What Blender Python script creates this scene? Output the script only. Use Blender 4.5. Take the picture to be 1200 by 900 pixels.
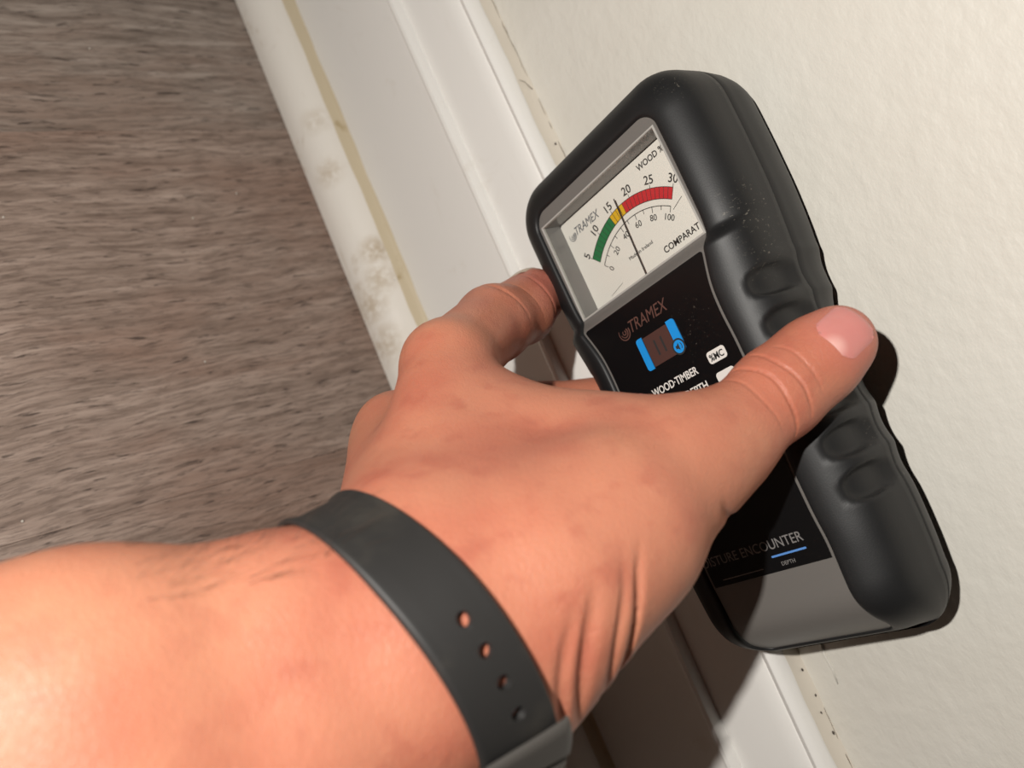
import bpy, bmesh, math, random
import numpy as np
from mathutils import Vector, Matrix

for o in list(bpy.data.objects):
    bpy.data.objects.remove(o, do_unlink=True)
S = bpy.context.scene
COL = S.collection
random.seed(4)
RNG = np.random.default_rng(4)

# ------------------------------------------------------------------ camera
# columns: camera right / down / forward in world axes (x into the wall, y along it, z up)
CAM = np.array([[0.75344374, -0.20241646, 0.62557982],
                [-0.38988551, -0.90365682, 0.17718249],
                [0.52944482, -0.37740154, -0.75977382]])
FPX = 970.86
EYE = np.array([-0.253, 0.0, 0.3556])
cam_data = bpy.data.cameras.new('camera')
cam = bpy.data.objects.new('camera', cam_data)
COL.objects.link(cam)
M = Matrix.Identity(4)
for i in range(3):
    M[i][0] = CAM[i, 0]; M[i][1] = -CAM[i, 1]; M[i][2] = -CAM[i, 2]; M[i][3] = EYE[i]
cam.matrix_world = M
cam_data.sensor_width = 36.0
cam_data.lens = FPX / 1200 * 36.0
cam_data.clip_start = 0.005
cam_data.dof.use_dof = True
cam_data.dof.focus_distance = 0.262
cam_data.dof.aperture_fstop = 11.0
S.camera = cam

# ------------------------------------------------------------------ light
S.view_settings.view_transform = 'Standard'
S.view_settings.look = 'None'
S.view_settings.gamma = 1
S.view_settings.use_curve_mapping = False
S.view_settings.exposure = 0.0
world = bpy.data.worlds.new('world'); S.world = world
world.use_nodes = True
world.node_tree.nodes['Background'].inputs[0].default_value = (1.0, 0.86, 0.70, 1)
world.node_tree.nodes['Background'].inputs[1].default_value = 0.004
ld = bpy.data.lights.new('torch_light', 'POINT')
ld.energy = 8.4
ld.color = (1.0, 0.962, 0.905)
ld.shadow_soft_size = 0.005
lamp = bpy.data.objects.new('torch_light', ld); COL.objects.link(lamp)
lamp.location = Vector(EYE + CAM @ np.array([-0.118, -0.058, -0.120]))

# ------------------------------------------------------------------ helpers
def c2w(p):
    """camera-frame millimetres -> world metres"""
    return EYE + (CAM @ np.asarray(p, float).T).T / 1000.0

def P(px, py, d):
    return np.array([(px - 600) * d / FPX, (py - 450) * d / FPX, d])

def tag(o, label=None, cat=None, group=None, kind=None):
    if label: o['label'] = label
    if cat: o['category'] = cat
    if group: o['group'] = group
    if kind: o['kind'] = kind
    return o

def mesh_obj(name, verts, faces, mat, parent=None, smooth=True, label=None):
    me = bpy.data.meshes.new(name)
    me.from_pydata([tuple(map(float, v)) for v in verts], [], [tuple(map(int, f)) for f in faces])
    me.update()
    if smooth:
        me.polygons.foreach_set('use_smooth', [True] * len(me.polygons))
    if mat: me.materials.append(mat)
    o = bpy.data.objects.new(name, me); COL.objects.link(o)
    if parent: o.parent = parent
    if label: o['label'] = label
    return o

def bm_obj(name, bm, mat, parent=None, smooth=False, label=None):
    me = bpy.data.meshes.new(name)
    bm.normal_update(); bm.to_mesh(me); bm.free()
    if smooth:
        me.polygons.foreach_set('use_smooth', [True] * len(me.polygons))
    if mat: me.materials.append(mat)
    o = bpy.data.objects.new(name, me); COL.objects.link(o)
    if parent: o.parent = parent
    if label: o['label'] = label
    return o

def fix_normals(o):
    bm = bmesh.new(); bm.from_mesh(o.data)
    bmesh.ops.recalc_face_normals(bm, faces=bm.faces[:])
    bm.to_mesh(o.data); bm.free()

class NT:
    """tiny node-tree writer"""
    def __init__(self, name):
        self.m = bpy.data.materials.new(name); self.m.use_nodes = True
        self.t = self.m.node_tree; self.n = self.t.nodes
        self.b = self.n['Principled BSDF']
    def node(self, kind, **kw):
        x = self.n.new(kind)
        for k, v in kw.items():
            if k.startswith('i_'):
                key = k[2:]
                key = int(key) if key.isdigit() else key
                self.put(x.inputs[key], v)
            else: setattr(x, k, v)
        return x
    def put(self, sock, v):
        if hasattr(v, 'is_linked') or isinstance(v, bpy.types.NodeSocket): self.t.links.new(v, sock)
        else: sock.default_value = v
    def set(self, **kw):
        for k, v in kw.items(): self.put(self.b.inputs[k.replace('_', ' ')], v)
    def math(self, op, a, b=0.0, c=0.0, clamp=False):
        x = self.node('ShaderNodeMath', operation=op, use_clamp=clamp)
        self.put(x.inputs[0], a); self.put(x.inputs[1], b); self.put(x.inputs[2], c)
        return x.outputs[0]
    def mix(self, f, a, b):
        x = self.node('ShaderNodeMix', data_type='RGBA')
        self.put(x.inputs[0], f); self.put(x.inputs[6], a); self.put(x.inputs[7], b)
        return x.outputs[2]
    def coords(self, scale=(1, 1, 1), loc=(0, 0, 0)):
        tc = self.node('ShaderNodeTexCoord')
        mp = self.node('ShaderNodeMapping'); self.t.links.new(tc.outputs['Object'], mp.inputs[0])
        mp.inputs['Scale'].default_value = scale; mp.inputs['Location'].default_value = loc
        return mp.outputs[0]
    def noise(self, vec, scale, detail=4, rough=0.55, dist=0.0):
        x = self.node('ShaderNodeTexNoise'); self.put(x.inputs['Vector'], vec)
        x.inputs['Scale'].default_value = scale; x.inputs['Detail'].default_value = detail
        x.inputs['Roughness'].default_value = rough; x.inputs['Distortion'].default_value = dist
        return x.outputs[0]
    def ramp(self, f, stops):
        x = self.node('ShaderNodeValToRGB'); self.put(x.inputs[0], f)
        e = x.color_ramp.elements
        while len(e) < len(stops): e.new(0.5)
        for el, (p, c) in zip(e, stops):
            el.position = p; el.color = (*c, 1) if len(c) == 3 else c
        return x.outputs[0]
    def step(self, f, lo, hi):
        x = self.node('ShaderNodeMapRange', interpolation_type='SMOOTHSTEP')
        self.put(x.inputs[0], f); x.inputs[1].default_value = lo; x.inputs[2].default_value = hi
        return x.outputs[0]
    def xyz(self):
        tc = self.node('ShaderNodeTexCoord'); s = self.node('ShaderNodeSeparateXYZ')
        self.t.links.new(tc.outputs['Object'], s.inputs[0]); return s.outputs
    def bump(self, h, strength=0.3, dist=0.001, normal=None):
        x = self.node('ShaderNodeBump'); self.put(x.inputs['Height'], h)
        x.inputs['Strength'].default_value = strength; x.inputs['Distance'].default_value = dist
        if normal is not None: self.put(x.inputs['Normal'], normal)
        return x.outputs[0]

def flat(name, col, rough=0.5, metal=0.0, spec=0.5, coat=0.0):
    t = NT(name); t.set(Base_Color=(*col, 1), Roughness=rough, Metallic=metal)
    t.b.inputs['Specular IOR Level'].default_value = spec
    t.b.inputs['Coat Weight'].default_value = coat
    return t.m

def spot(t, pos, centre, r, soft=0.5):
    """mask of a small blotch round a point"""
    d = t.node('ShaderNodeVectorMath', operation='DISTANCE')
    t.put(d.inputs[0], pos); d.inputs[1].default_value = centre
    return t.step(d.outputs['Value'], r, r * (1 - soft))

# ------------------------------------------------------------------ materials
def mat_wall():
    t = NT('wall_paint'); v = t.coords()
    big = t.noise(v, 9, 3)
    col = t.mix(t.step(big, 0.3, 0.75), (0.67, 0.64, 0.575, 1), (0.71, 0.685, 0.625, 1))
    s = t.coords((1, 0.55, 1))
    peel = t.noise(s, 260, 3, 0.6)
    peel2 = t.noise(v, 90, 2, 0.5)
    h = t.math('ADD', t.math('MULTIPLY', peel, 0.6), peel2)
    t.set(Base_Color=col, Roughness=0.5, Normal=t.bump(h, 0.75, 0.0008))
    return t.m

def mat_trim(name, base, stain, amount, z0=None, spots=(), rough=0.36):
    """old white gloss paint with yellow-brown grime blotches"""
    t = NT(name); v = t.coords(); o = t.xyz()
    n1 = t.noise(v, 42, 5, 0.65, 0.6)
    mask = t.math('MULTIPLY', t.step(n1, 0.60, 0.74), amount)
    stretched = t.noise(t.coords((1, 0.18, 1)), 120, 4, 0.6)
    mask = t.math('MAXIMUM', mask, t.math('MULTIPLY', t.step(stretched, 0.62, 0.78), amount * 0.7))
    tc = t.node('ShaderNodeTexCoord').outputs['Object']
    rag = t.noise(v, 230, 3, 0.7)
    for c, r, a in spots:
        m = t.math('MULTIPLY', spot(t, tc, c, r, 0.9), t.math('MULTIPLY', t.step(rag, 0.30, 0.6), a))
        mask = t.math('MAXIMUM', mask, m)
    col = t.mix(mask, (*base, 1), (*stain, 1))
    fine = t.noise(t.coords((1, 0.12, 1)), 160, 3)
    t.set(Base_Color=col, Roughness=rough, Normal=t.bump(fine, 0.12, 0.0006))
    return t.m

def mat_floor():
    t = NT('laminate'); oi = t.node('ShaderNodeObjectInfo')
    rnd = t.math('MULTIPLY', oi.outputs['Random'], 7.0)
    cb = t.node('ShaderNodeCombineXYZ'); t.put(cb.inputs[0], rnd); t.put(cb.inputs[2], rnd)
    add = t.node('ShaderNodeVectorMath', operation='ADD')
    tc = t.node('ShaderNodeTexCoord'); t.put(add.inputs[0], tc.outputs['Object']); t.put(add.inputs[1], cb.outputs[0])
    wob = t.noise(add.outputs[0], 10, 3)
    wv = t.node('ShaderNodeVectorMath', operation='ADD'); t.put(wv.inputs[0], add.outputs[0])
    wc = t.node('ShaderNodeCombineXYZ'); t.put(wc.inputs[1], t.math('MULTIPLY', t.math('SUBTRACT', wob, 0.5), 0.012))
    t.put(wv.inputs[1], wc.outputs[0])
    def g(sx, sy, scale, detail=5, rough=0.6):
        mp = t.node('ShaderNodeMapping'); t.put(mp.inputs[0], wv.outputs[0]); mp.inputs['Scale'].default_value = (sx, sy, 1)
        return t.noise(mp.outputs[0], scale, detail, rough, 0.3)
    grain = g(0.9, 11, 22, 6, 0.62)
    fine = g(1.6, 13, 60, 5, 0.65)
    tone = g(1, 2.4, 7, 4, 0.55)
    dash = g(1.3, 9.5, 58, 5, 0.65)
    knots = g(1.0, 3.0, 13, 3, 0.5)
    col = t.ramp(grain, [(0.28, (0.13, 0.098, 0.080)), (0.45, (0.225, 0.178, 0.150)), (0.58, (0.295, 0.240, 0.206)), (0.75, (0.385, 0.325, 0.285))])
    red = t.mix(t.step(tone, 0.46, 0.66), col, (0.215, 0.140, 0.108, 1))
    col = t.mix(0.55, col, red)
    col = t.mix(t.math('MULTIPLY', t.step(fine, 0.54, 0.40), 0.50), col, (0.10, 0.073, 0.060, 1))
    col = t.mix(t.math('MULTIPLY', t.step(dash, 0.44, 0.32), 0.85), col, (0.045, 0.032, 0.027, 1))
    col = t.mix(t.math('MULTIPLY', t.step(knots, 0.36, 0.26), 0.5), col, (0.062, 0.043, 0.036, 1))
    hue = t.node('ShaderNodeMix', data_type='RGBA', blend_type='MULTIPLY')
    hue.inputs[0].default_value = 1.0; t.put(hue.inputs[6], col); t.put(hue.inputs[7], oi.outputs['Color'])
    h = t.math('ADD', t.math('MULTIPLY', fine, 0.7), dash)
    t.set(Base_Color=hue.outputs[2], Roughness=0.52, Normal=t.bump(h, 0.35, 0.0008))
    t.b.inputs['Specular IOR Level'].default_value = 0.35
    return t.m

def mat_rubber():
    t = NT('black_rubber'); v = t.coords()
    tc = t.node('ShaderNodeTexCoord').outputs['Object']
    fine = t.noise(v, 2600, 2)
    scr = t.noise(t.coords((1, 1, 1)), 900, 4, 0.75)
    streak_map = t.node('ShaderNodeMapping'); t.put(streak_map.inputs[0], tc)
    streak_map.inputs['Rotation'].default_value = (0.4, 0.5, 0.9); streak_map.inputs['Scale'].default_value = (0.12, 1.6, 1)
    streak = t.noise(streak_map.outputs[0], 700, 3, 0.7)
    mask = 0.0
    for c, r, a, kind in (((0.0405, 0.0625, -0.008), 0.013, 0.40, 's'), ((0.0405, 0.052, -0.008), 0.012, 0.32, 's'),
                    ((0.0395, 0.107, -0.006), 0.009, 0.45, 'c'), ((0.044, 0.103, -0.017), 0.005, 0.5, 'c'),
                    ((0.041, 0.113, -0.024), 0.010, 0.18, 'c'), ((0.039, -0.012, -0.020), 0.010, 0.35, 'c'), ((0.039, -0.002, -0.026), 0.012, 0.25, 's'),
                    ((0.038, -0.026, -0.022), 0.006, 0.5, 'c'), ((0.034, 0.045, -0.004), 0.012, 0.22, 'c')):
        src = t.step(streak, 0.60, 0.72) if kind == 's' else t.step(scr, 0.60, 0.72)
        m = t.math('MULTIPLY', spot(t, tc, c, r, 0.8), t.math('MULTIPLY', src, a))
        mask = m if isinstance(mask, float) else t.math('MAXIMUM', mask, m)
    dust = t.math('MULTIPLY', t.step(t.noise(v, 900, 2, 0.5), 0.80, 0.84), 0.12)
    mask = t.math('MAXIMUM', mask, dust)
    tone = t.noise(v, 60, 3)
    base = t.mix(tone, (0.0085, 0.0085, 0.009, 1), (0.0145, 0.0145, 0.015, 1))
    col = t.mix(mask, base, (0.42, 0.38, 0.31, 1))
    t.set(Base_Color=col, Roughness=t.math('ADD', 0.43, t.math('MULTIPLY', tone, 0.10)), Normal=t.bump(fine, 0.12, 0.0002))
    t.b.inputs['Specular IOR Level'].default_value = 0.36
    return t.m

def mat_label():
    t = NT('gloss_label'); v = t.coords(); tc = t.node('ShaderNodeTexCoord').outputs['Object']
    speck = t.step(t.noise(v, 1500, 2, 0.6), 0.66, 0.74)
    zone = t.math('MAXIMUM', spot(t, tc, (0.015, 0.038, 0.004), 0.014, 0.8), t.math('MULTIPLY', spot(t, tc, (0.0, 0.0, 0.0), 0.08, 0.8), 0.10))
    mask = t.math('MULTIPLY', t.math('MULTIPLY', speck, zone), 0.5)
    col = t.mix(mask, (0.0045, 0.0045, 0.005, 1), (0.20, 0.17, 0.14, 1))
    t.set(Base_Color=col, Roughness=0.28)
    t.b.inputs['Specular IOR Level'].default_value = 0.3
    return t.m

def mat_skin():
    t = NT('skin'); v = t.coords(); tc = t.node('ShaderNodeTexCoord').outputs['Object']
    a = t.noise(v, 38, 4, 0.55); b = t.noise(v, 120, 3, 0.5); c = t.noise(v, 16, 2)
    col = t.mix(t.step(a, 0.34, 0.68), (0.53, 0.205, 0.125, 1), (0.49, 0.162, 0.100, 1))
    col = t.mix(t.math('MULTIPLY', t.step(b, 0.50, 0.72), 0.55), col, (0.42, 0.122, 0.078, 1))
    col = t.mix(t.math('MULTIPLY', t.step(c, 0.45, 0.7), 0.40), col, (0.565, 0.262, 0.152, 1))
    tip = (c2w(P(990, 395, 224))); it = c2w(P(630, 345, 304))
    for q, r in ((tip, 0.017), (it, 0.017)):
        col = t.mix(t.math('MULTIPLY', spot(t, tc, tuple(q), r, 0.8), 0.55), col, (0.60, 0.185, 0.150, 1))
    pore = t.noise(v, 1000, 3, 0.6); wr = t.node('ShaderNodeTexVoronoi', feature='DISTANCE_TO_EDGE')
    t.put(wr.inputs['Vector'], v); wr.inputs['Scale'].default_value = 620
    h = t.math('ADD', t.math('MULTIPLY', pore, 0.5), t.math('MULTIPLY', t.step(wr.outputs[0], 0.0, 0.12), 0.35))
    big = t.noise(v, 95, 3)
    h = t.math('ADD', h, t.math('MULTIPLY', big, 2.2))
    t.set(Base_Color=col, Roughness=0.47, Normal=t.bump(h, 0.32, 0.0005))
    t.b.inputs['Subsurface Weight'].default_value = 0.18
    t.b.inputs['Subsurface Radius'].default_value = (1.0, 0.35, 0.18)
    t.b.inputs['Subsurface Scale'].default_value = 0.0025
    t.b.inputs['Specular IOR Level'].default_value = 0.38
    return t.m

def mat_nail(lunula):
    t = NT('nail'); v = t.coords(); tc = t.node('ShaderNodeTexCoord').outputs['Object']
    col = t.mix(t.noise(v, 160, 2), (0.60, 0.205, 0.185, 1), (0.64, 0.25, 0.22, 1))
    if lunula is not None:
        col = t.mix(t.math('MULTIPLY', spot(t, tc, tuple(lunula), 0.0044, 0.9), 0.8), col, (0.80, 0.47, 0.42, 1))
    t.set(Base_Color=col, Roughness=0.27)
    t.b.inputs['Subsurface Weight'].default_value = 0.12
    t.b.inputs['Subsurface Scale'].default_value = 0.002
    return t.m

def mat_strap():
    t = NT('strap_silicone'); v = t.coords()
    n = t.noise(v, 55, 4, 0.6)
    col = t.mix(t.step(n, 0.48, 0.75), (0.021, 0.020, 0.0195, 1), (0.040, 0.036, 0.031, 1))
    t.set(Base_Color=col, Roughness=0.52, Normal=t.bump(t.noise(v, 1500, 2), 0.1, 0.0002))
    t.b.inputs['Specular IOR Level'].default_value = 0.4
    return t.m

def mat_pane():
    t = NT('clear_window')
    out = t.n['Material Output']
    tr = t.node('ShaderNodeBsdfTransparent'); tr.inputs[0].default_value = (0.96, 0.96, 0.95, 1)
    gl = t.node('ShaderNodeBsdfGlossy'); gl.inputs['Roughness'].default_value = 0.04
    lw = t.node('ShaderNodeLayerWeight'); lw.inputs['Blend'].default_value = 0.5
    fr = t.math('ADD', 0.025, t.math('MULTIPLY', t.math('POWER', lw.outputs['Facing'], 5.0), 0.5))
    mx = t.node('ShaderNodeMixShader')
    t.put(mx.inputs[0], fr); t.put(mx.inputs[1], tr.outputs[0]); t.put(mx.inputs[2], gl.outputs[0])
    t.put(out.inputs['Surface'], mx.outputs[0])
    return t.m

def mat_dial():
    t = NT('dial_card'); v = t.coords(); tc = t.node('ShaderNodeTexCoord').outputs['Object']
    scr = t.noise(v, 700, 4, 0.7)
    m = t.math('MULTIPLY', t.step(scr, 0.63, 0.74), 0.22)
    col = t.mix(m, (0.80, 0.775, 0.73, 1), (0.50, 0.45, 0.38, 1))
    t.set(Base_Color=col, Roughness=0.45)
    return t.m

M_wall = mat_wall(); M_floor = mat_floor(); M_rubber = mat_rubber(); M_label = mat_label(); M_skin = mat_skin()
M_strap = mat_strap(); M_pane = mat_pane(); M_dial = mat_dial()
M_base = mat_trim('baseboard_paint', (0.82, 0.80, 0.765), (0.50, 0.40, 0.28), 0.14, rough=0.4)
SHOE_SPOTS = [((-0.024, 0.165, 0.018), 0.012, 0.75), ((-0.026, 0.150, 0.016), 0.013, 0.6), ((-0.028, 0.215, 0.014), 0.012, 0.5),
              ((-0.029, 0.140, 0.008), 0.016, 0.65), ((-0.029, 0.118, 0.008), 0.016, 0.6), ((-0.026, 0.245, 0.016), 0.012, 0.35), ((-0.031, 0.150, 0.006), 0.010, 0.5)]
M_shoe = mat_trim('shoe_paint', (0.82, 0.775, 0.71), (0.38, 0.26, 0.12), 0.40, spots=SHOE_SPOTS)
M_caulk_brown = mat_trim('old_sealant', (0.60, 0.51, 0.36), (0.37, 0.265, 0.125), 1.0, rough=0.5)
M_caulk_white = mat_trim('wall_caulk', (0.70, 0.64, 0.55), (0.42, 0.30, 0.17), 0.75, rough=0.5)
M_dirt = flat('dark_dirt', (0.045, 0.033, 0.024), 0.8)
M_crack = flat('brown_crack', (0.12, 0.085, 0.055), 0.8)
M_grit = flat('pale_grit', (0.55, 0.50, 0.44), 0.7)
M_plate = flat('grey_plastic', (0.145, 0.135, 0.125), 0.42)
M_rim = flat('window_rim', (0.40, 0.385, 0.36), 0.25)
M_inner = flat('clear_box_wall', (0.20, 0.195, 0.19), 0.25)
M_ink = flat('black_ink', (0.035, 0.033, 0.034), 0.5)
M_inkgrey = flat('grey_ink', (0.13, 0.14, 0.16), 0.5)
M_needle = flat('needle_black', (0.03, 0.03, 0.03), 0.4)
M_green = flat('scale_green', (0.010, 0.17, 0.055), 0.5)
M_yellow = flat('scale_yellow', (0.72, 0.43, 0.012), 0.5)
M_red = flat('scale_red', (0.56, 0.022, 0.03), 0.5)
M_brown = flat('print_brown', (0.105, 0.048, 0.038), 0.45)
M_brownpad = flat('button_pad', (0.075, 0.034, 0.028), 0.4)
M_blue = flat('print_blue', (0.012, 0.26, 0.68), 0.4)
M_white = flat('print_white', (0.70, 0.66, 0.62), 0.45)
M_lgrey = flat('print_grey', (0.20, 0.19, 0.185), 0.45)
M_sky = flat('print_line_blue', (0.10, 0.26, 0.62), 0.4)
M_pink = flat('print_pink', (0.40, 0.14, 0.13), 0.45)
M_pad = flat('electrode_rubber', (0.03, 0.03, 0.03), 0.6)
M_loop = flat('keeper_grey', (0.060, 0.055, 0.050), 0.4)
M_nail2 = flat('pale_nail', (0.55, 0.42, 0.30), 0.3)
M_hair = flat('arm_hair', (0.055, 0.028, 0.016), 0.5)

# ------------------------------------------------------------------ structure
def prism(name, prof, y0, y1, mat, kind='structure', label=None, cat=None, ny=1, parent=None, smooth=False):
    """profile of (x, z) run along y"""
    v = []; f = []; n = len(prof)
    ys = np.linspace(y0, y1, ny + 1)
    for y in ys:
        v += [(x, y, z) for x, z in prof]
    for j in range(ny):
        for i in range(n):
            a = j * n + i; b = j * n + (i + 1) % n
            f.append((a, b, b + n, a + n))
    f.append(tuple(range(n))[::-1]); f.append(tuple(range(ny * n, ny * n + n)))
    o = mesh_obj(name, v, f, mat, parent, smooth)
    fix_normals(o)
    if kind: o['kind'] = kind
    if label: o['label'] = label
    if cat: o['category'] = cat
    return o

Y0, Y1 = -0.9, 1.3
wall = prism('wall_right', [(0, 0.0), (0.06, 0.0), (0.06, 1.6), (0, 1.6)], Y0, Y1, M_wall)
wall['label'] = 'off-white painted wall with roller texture above the baseboard'; wall['category'] = 'wall'

# raised paint run on the wall, lower right
def tube(name, pts, r, mat, parent=None, sides=6, flatten=1.0, axis=None, label=None):
    v = []; f = []
    pts = [Vector(p) for p in pts]; n = len(pts)
    rr = r if isinstance(r, (list, tuple)) else [r] * n
    for i, p in enumerate(pts):
        d = (pts[min(i + 1, n - 1)] - pts[max(i - 1, 0)]).normalized()
        a = Vector((1, 0, 0)) if abs(d.x) < 0.8 else Vector((0, 1, 0))
        u = d.cross(a).normalized(); w = d.cross(u)
        for k in range(sides):
            t = 2 * math.pi * k / sides
            v.append(p + (u * math.cos(t) + w * math.sin(t) * flatten) * rr[i])
    for i in range(n - 1):
        for k in range(sides):
            a = i * sides + k; b = i * sides + (k + 1) % sides
            f.append((a, b, b + sides, a + sides))
    f.append(tuple(range(sides))[::-1]); f.append(tuple(range((n - 1) * sides, n * sides)))
    o = mesh_obj(name, v, f, mat, parent, True, label); fix_normals(o)
    return o

tube('paint_run', [(-0.0001, -0.068, 0.1515), (-0.0002, -0.073, 0.1520), (-0.0002, -0.079, 0.1508), (-0.0001, -0.085, 0.1512), (0.0001, -0.0905, 0.1505)],
     [0.0003, 0.0006, 0.0007, 0.0006, 0.0003], M_wall, wall, label='raised paint run')

# floor of separate planks, running toward the wall
sub = bpy.data.objects.new('floor', bpy.data.meshes.new('floor'))
bm = bmesh.new(); bmesh.ops.create_cube(bm, size=1)
for v in bm.verts: v.co = Vector((v.co.x * 1.5 - 0.75, (Y0 + Y1) / 2 + v.co.y * (Y1 - Y0), -0.022 + v.co.z * 0.02))
bm.to_mesh(sub.data); bm.free(); sub.data.materials.append(M_dirt); COL.objects.link(sub)
sub['kind'] = 'structure'; sub['label'] = 'grey-brown wood-look laminate floor of wide planks'; sub['category'] = 'floor'
PW = 0.18
def plank(x0, x1, y0, y1, tint):
    bm = bmesh.new(); bmesh.ops.create_cube(bm, size=1)
    for v in bm.verts: v.co = Vector(((x0 + x1) / 2 + v.co.x * (x1 - x0), (y0 + y1) / 2 + v.co.y * (y1 - y0), -0.006 + v.co.z * 0.012))
    top = [e for e in bm.edges if all(v.co.z > -0.001 for v in e.verts)]
    bmesh.ops.bevel(bm, geom=top, offset=0.00015, segments=1, affect='EDGES')
    o = bm_obj('plank', bm, M_floor, sub); o.color = (*tint, 1)
TINTS = {0: (1.12, 1.14, 1.14), 1: (1.10, 1.02, 0.98), 2: (1.0, 1.0, 1.0)}
row = 0
y = 0.2537 - 6 * PW
while y < Y1:
    off = {5: 0.0, 6: -0.1}.get(row, 0.37 * row % 1.0)
    k = row - 5        # row 5 lies just below the visible seam, row 6 above it
    xs = [-1.5, -0.95 + (row * 0.29 % 0.5), 0.0]
    for a, b in zip(xs[:-1], xs[1:]):
        t = TINTS[1] if row == 5 else TINTS[0] if row == 6 else TINTS[row % 3]
        plank(a + 0.0001, b - 0.0001, y + 0.00003, min(y + PW, Y1) - 0.00003, t)
    y += PW; row += 1

# baseboard profile (x from the wall face, z)
base_prof = [(0, 0.001), (-0.0150, 0.001), (-0.0150, 0.0955), (-0.0156, 0.0962), (-0.0178, 0.0972), (-0.0182, 0.0985), (-0.0178, 0.1000), (-0.0162, 0.1008),
             (-0.0134, 0.1011), (-0.0133, 0.1022), (-0.0130, 0.1100), (-0.0114, 0.1240), (-0.0104, 0.1312), (-0.0099, 0.1318), (-0.0123, 0.1349), (-0.0124, 0.1356), (-0.0117, 0.1368),
             (-0.0098, 0.1381), (-0.0060, 0.1388), (-0.0015, 0.1391), (0, 0.1391)]
base = prism('baseboard_right', base_prof, Y0, Y1, M_base)
base['label'] = 'white gloss baseboard with a raised bead along the foot of the wall'; base['category'] = 'baseboard'
arc = [(-0.0155 - 0.0035 - 0.0160 * math.sin(a) ** 0.9 * 1.0, 0.004 + 0.0185 * math.cos(a)) for a in np.linspace(0.0, math.pi / 2, 14)]
shoe_prof = [(-0.0151, 0.0004), (-0.0151, 0.0225)] + arc + [(-0.0350, 0.0004)]
shoe = prism('trim_1', shoe_prof, Y0, Y1, M_shoe)
shoe['label'] = 'grimy rounded shoe moulding between floor and baseboard'; shoe['category'] = 'moulding'
for o in (base, shoe):
    o.data.polygons.foreach_set('use_smooth', [True] * len(o.data.polygons))
    o.data.set_sharp_from_angle(angle=math.radians(32))

def bead(name, prof_fn, mat, label, cat):
    ys = np.arange(-0.9, 1.3001, 0.004); v = []; f = []
    n = None
    for y in ys:
        pr = prof_fn(y); n = len(pr)
        v += [(x, y, z) for x, z in pr]
    for j in range(len(ys) - 1):
        for i in range(n - 1):
            a = j * n + i; f.append((a, a + 1, a + 1 + n, a + n))
    o = mesh_obj(name, v, f, mat, None, True); fix_normals(o)
    o['kind'] = 'structure'; o['label'] = label; o['category'] = cat
    return o
def nz(y, a, b, c): return math.sin(y * a) * 0.5 + math.sin(y * b + 1.3) * 0.3 + math.sin(y * c + 0.4) * 0.2
def brown_prof(y):
    w = 0.0030 + 0.0006 * nz(y, 60, 143, 301); h = 0.0030 + 0.0007 * nz(y, 83, 171, 260)
    return [(-0.0149, 0.0226 + h), (-0.0157, 0.0226 + h * 0.55), (-0.0172, 0.0231), (-0.0187 - w * 0.35, 0.0227), (-0.0187 - w, 0.0221)]
bead('trim_2', brown_prof, M_caulk_brown, 'yellow-brown sealant line along the top of the shoe moulding', 'sealant')
def white_prof(y):
    w = 0.0030 + 0.0008 * nz(y, 55, 120, 330); h = 0.0014 + 0.0006 * nz(y, 90, 210, 400)
    return [(0.0002, 0.1391 + h), (-0.0012, 0.1391 + h * 0.65), (-0.0030, 0.1393), (-0.0034 - w, 0.1390)]
cau = bead('trim_3', white_prof, M_caulk_white, 'dirty caulk line between wall and baseboard top', 'caulk')
# hairline crack and specks of grime in the caulk
def chip(p, r, mat, parent, name):
    bm = bmesh.new(); bmesh.ops.create_icosphere(bm, subdivisions=1, radius=1)
    for v in bm.verts:
        s = 0.7 + 0.6 * random.random()
        v.co = Vector((p[0] + v.co.x * r[0] * s, p[1] + v.co.y * r[1] * s, p[2] + v.co.z * r[2] * s))
    return bm_obj(name, bm, mat, parent, True)
crack = []
for y in np.arange(0.10, 0.34, 0.004):
    crack.append((-0.0006, y, 0.1403 + 0.0004 * nz(y, 140, 330, 610)))
def crack_tube(y0, y1, r):
    ys = np.arange(y0, y1, 0.002); n = len(ys)
    tube('crack', [(-0.0007, q, 0.14035 + 0.00035 * nz(q, 240, 530, 910)) for q in ys],
         [0.6 * r * (0.35 + 0.65 * abs(nz(q, 300, 170, 90))) * (0.3 + 0.7 * math.sin(math.pi * (i + 0.5) / n)) for i, q in enumerate(ys)], M_crack, cau, 5, label='dark hairline crack')
crack_tube(0.121, 0.168, 0.00042); crack_tube(0.172, 0.230, 0.0003); crack_tube(-0.140, -0.098, 0.00042)
tube('crack', [(-0.0012, 0.172, 0.1402), (-0.0035, 0.176, 0.1399), (-0.0055, 0.177, 0.1396)], [0.0002, 0.00015, 0.0001], M_crack, cau, 5)
for q, w in ((0.128, 1.3), (0.1175, 1.1), (0.145, 0.9), (-0.066, 0.8), (-0.083, 1.0), (-0.093, 0.8), (-0.099, 0.7), (-0.107, 1.2)):
    chip((-0.0012 - random.random() * 0.002, q, 0.1400), (0.0004 * w, 0.0008 * w, 0.0004 * w), M_dirt, cau, 'dirt_speck')
chip((-0.0048, -0.0690, 0.13895), (0.0009, 0.0011, 0.0003), M_dirt, base, 'dirt_speck')
for p, r in (((-0.0285, 0.160, 0.0175), 0.0010), ((-0.0225, 0.146, 0.0218), 0.0007), ((-0.0295, 0.219, 0.0165), 0.0006)):
    chip(p, (r, r * 1.2, r * 0.6), M_dirt, shoe, 'dirt_speck')
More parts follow.
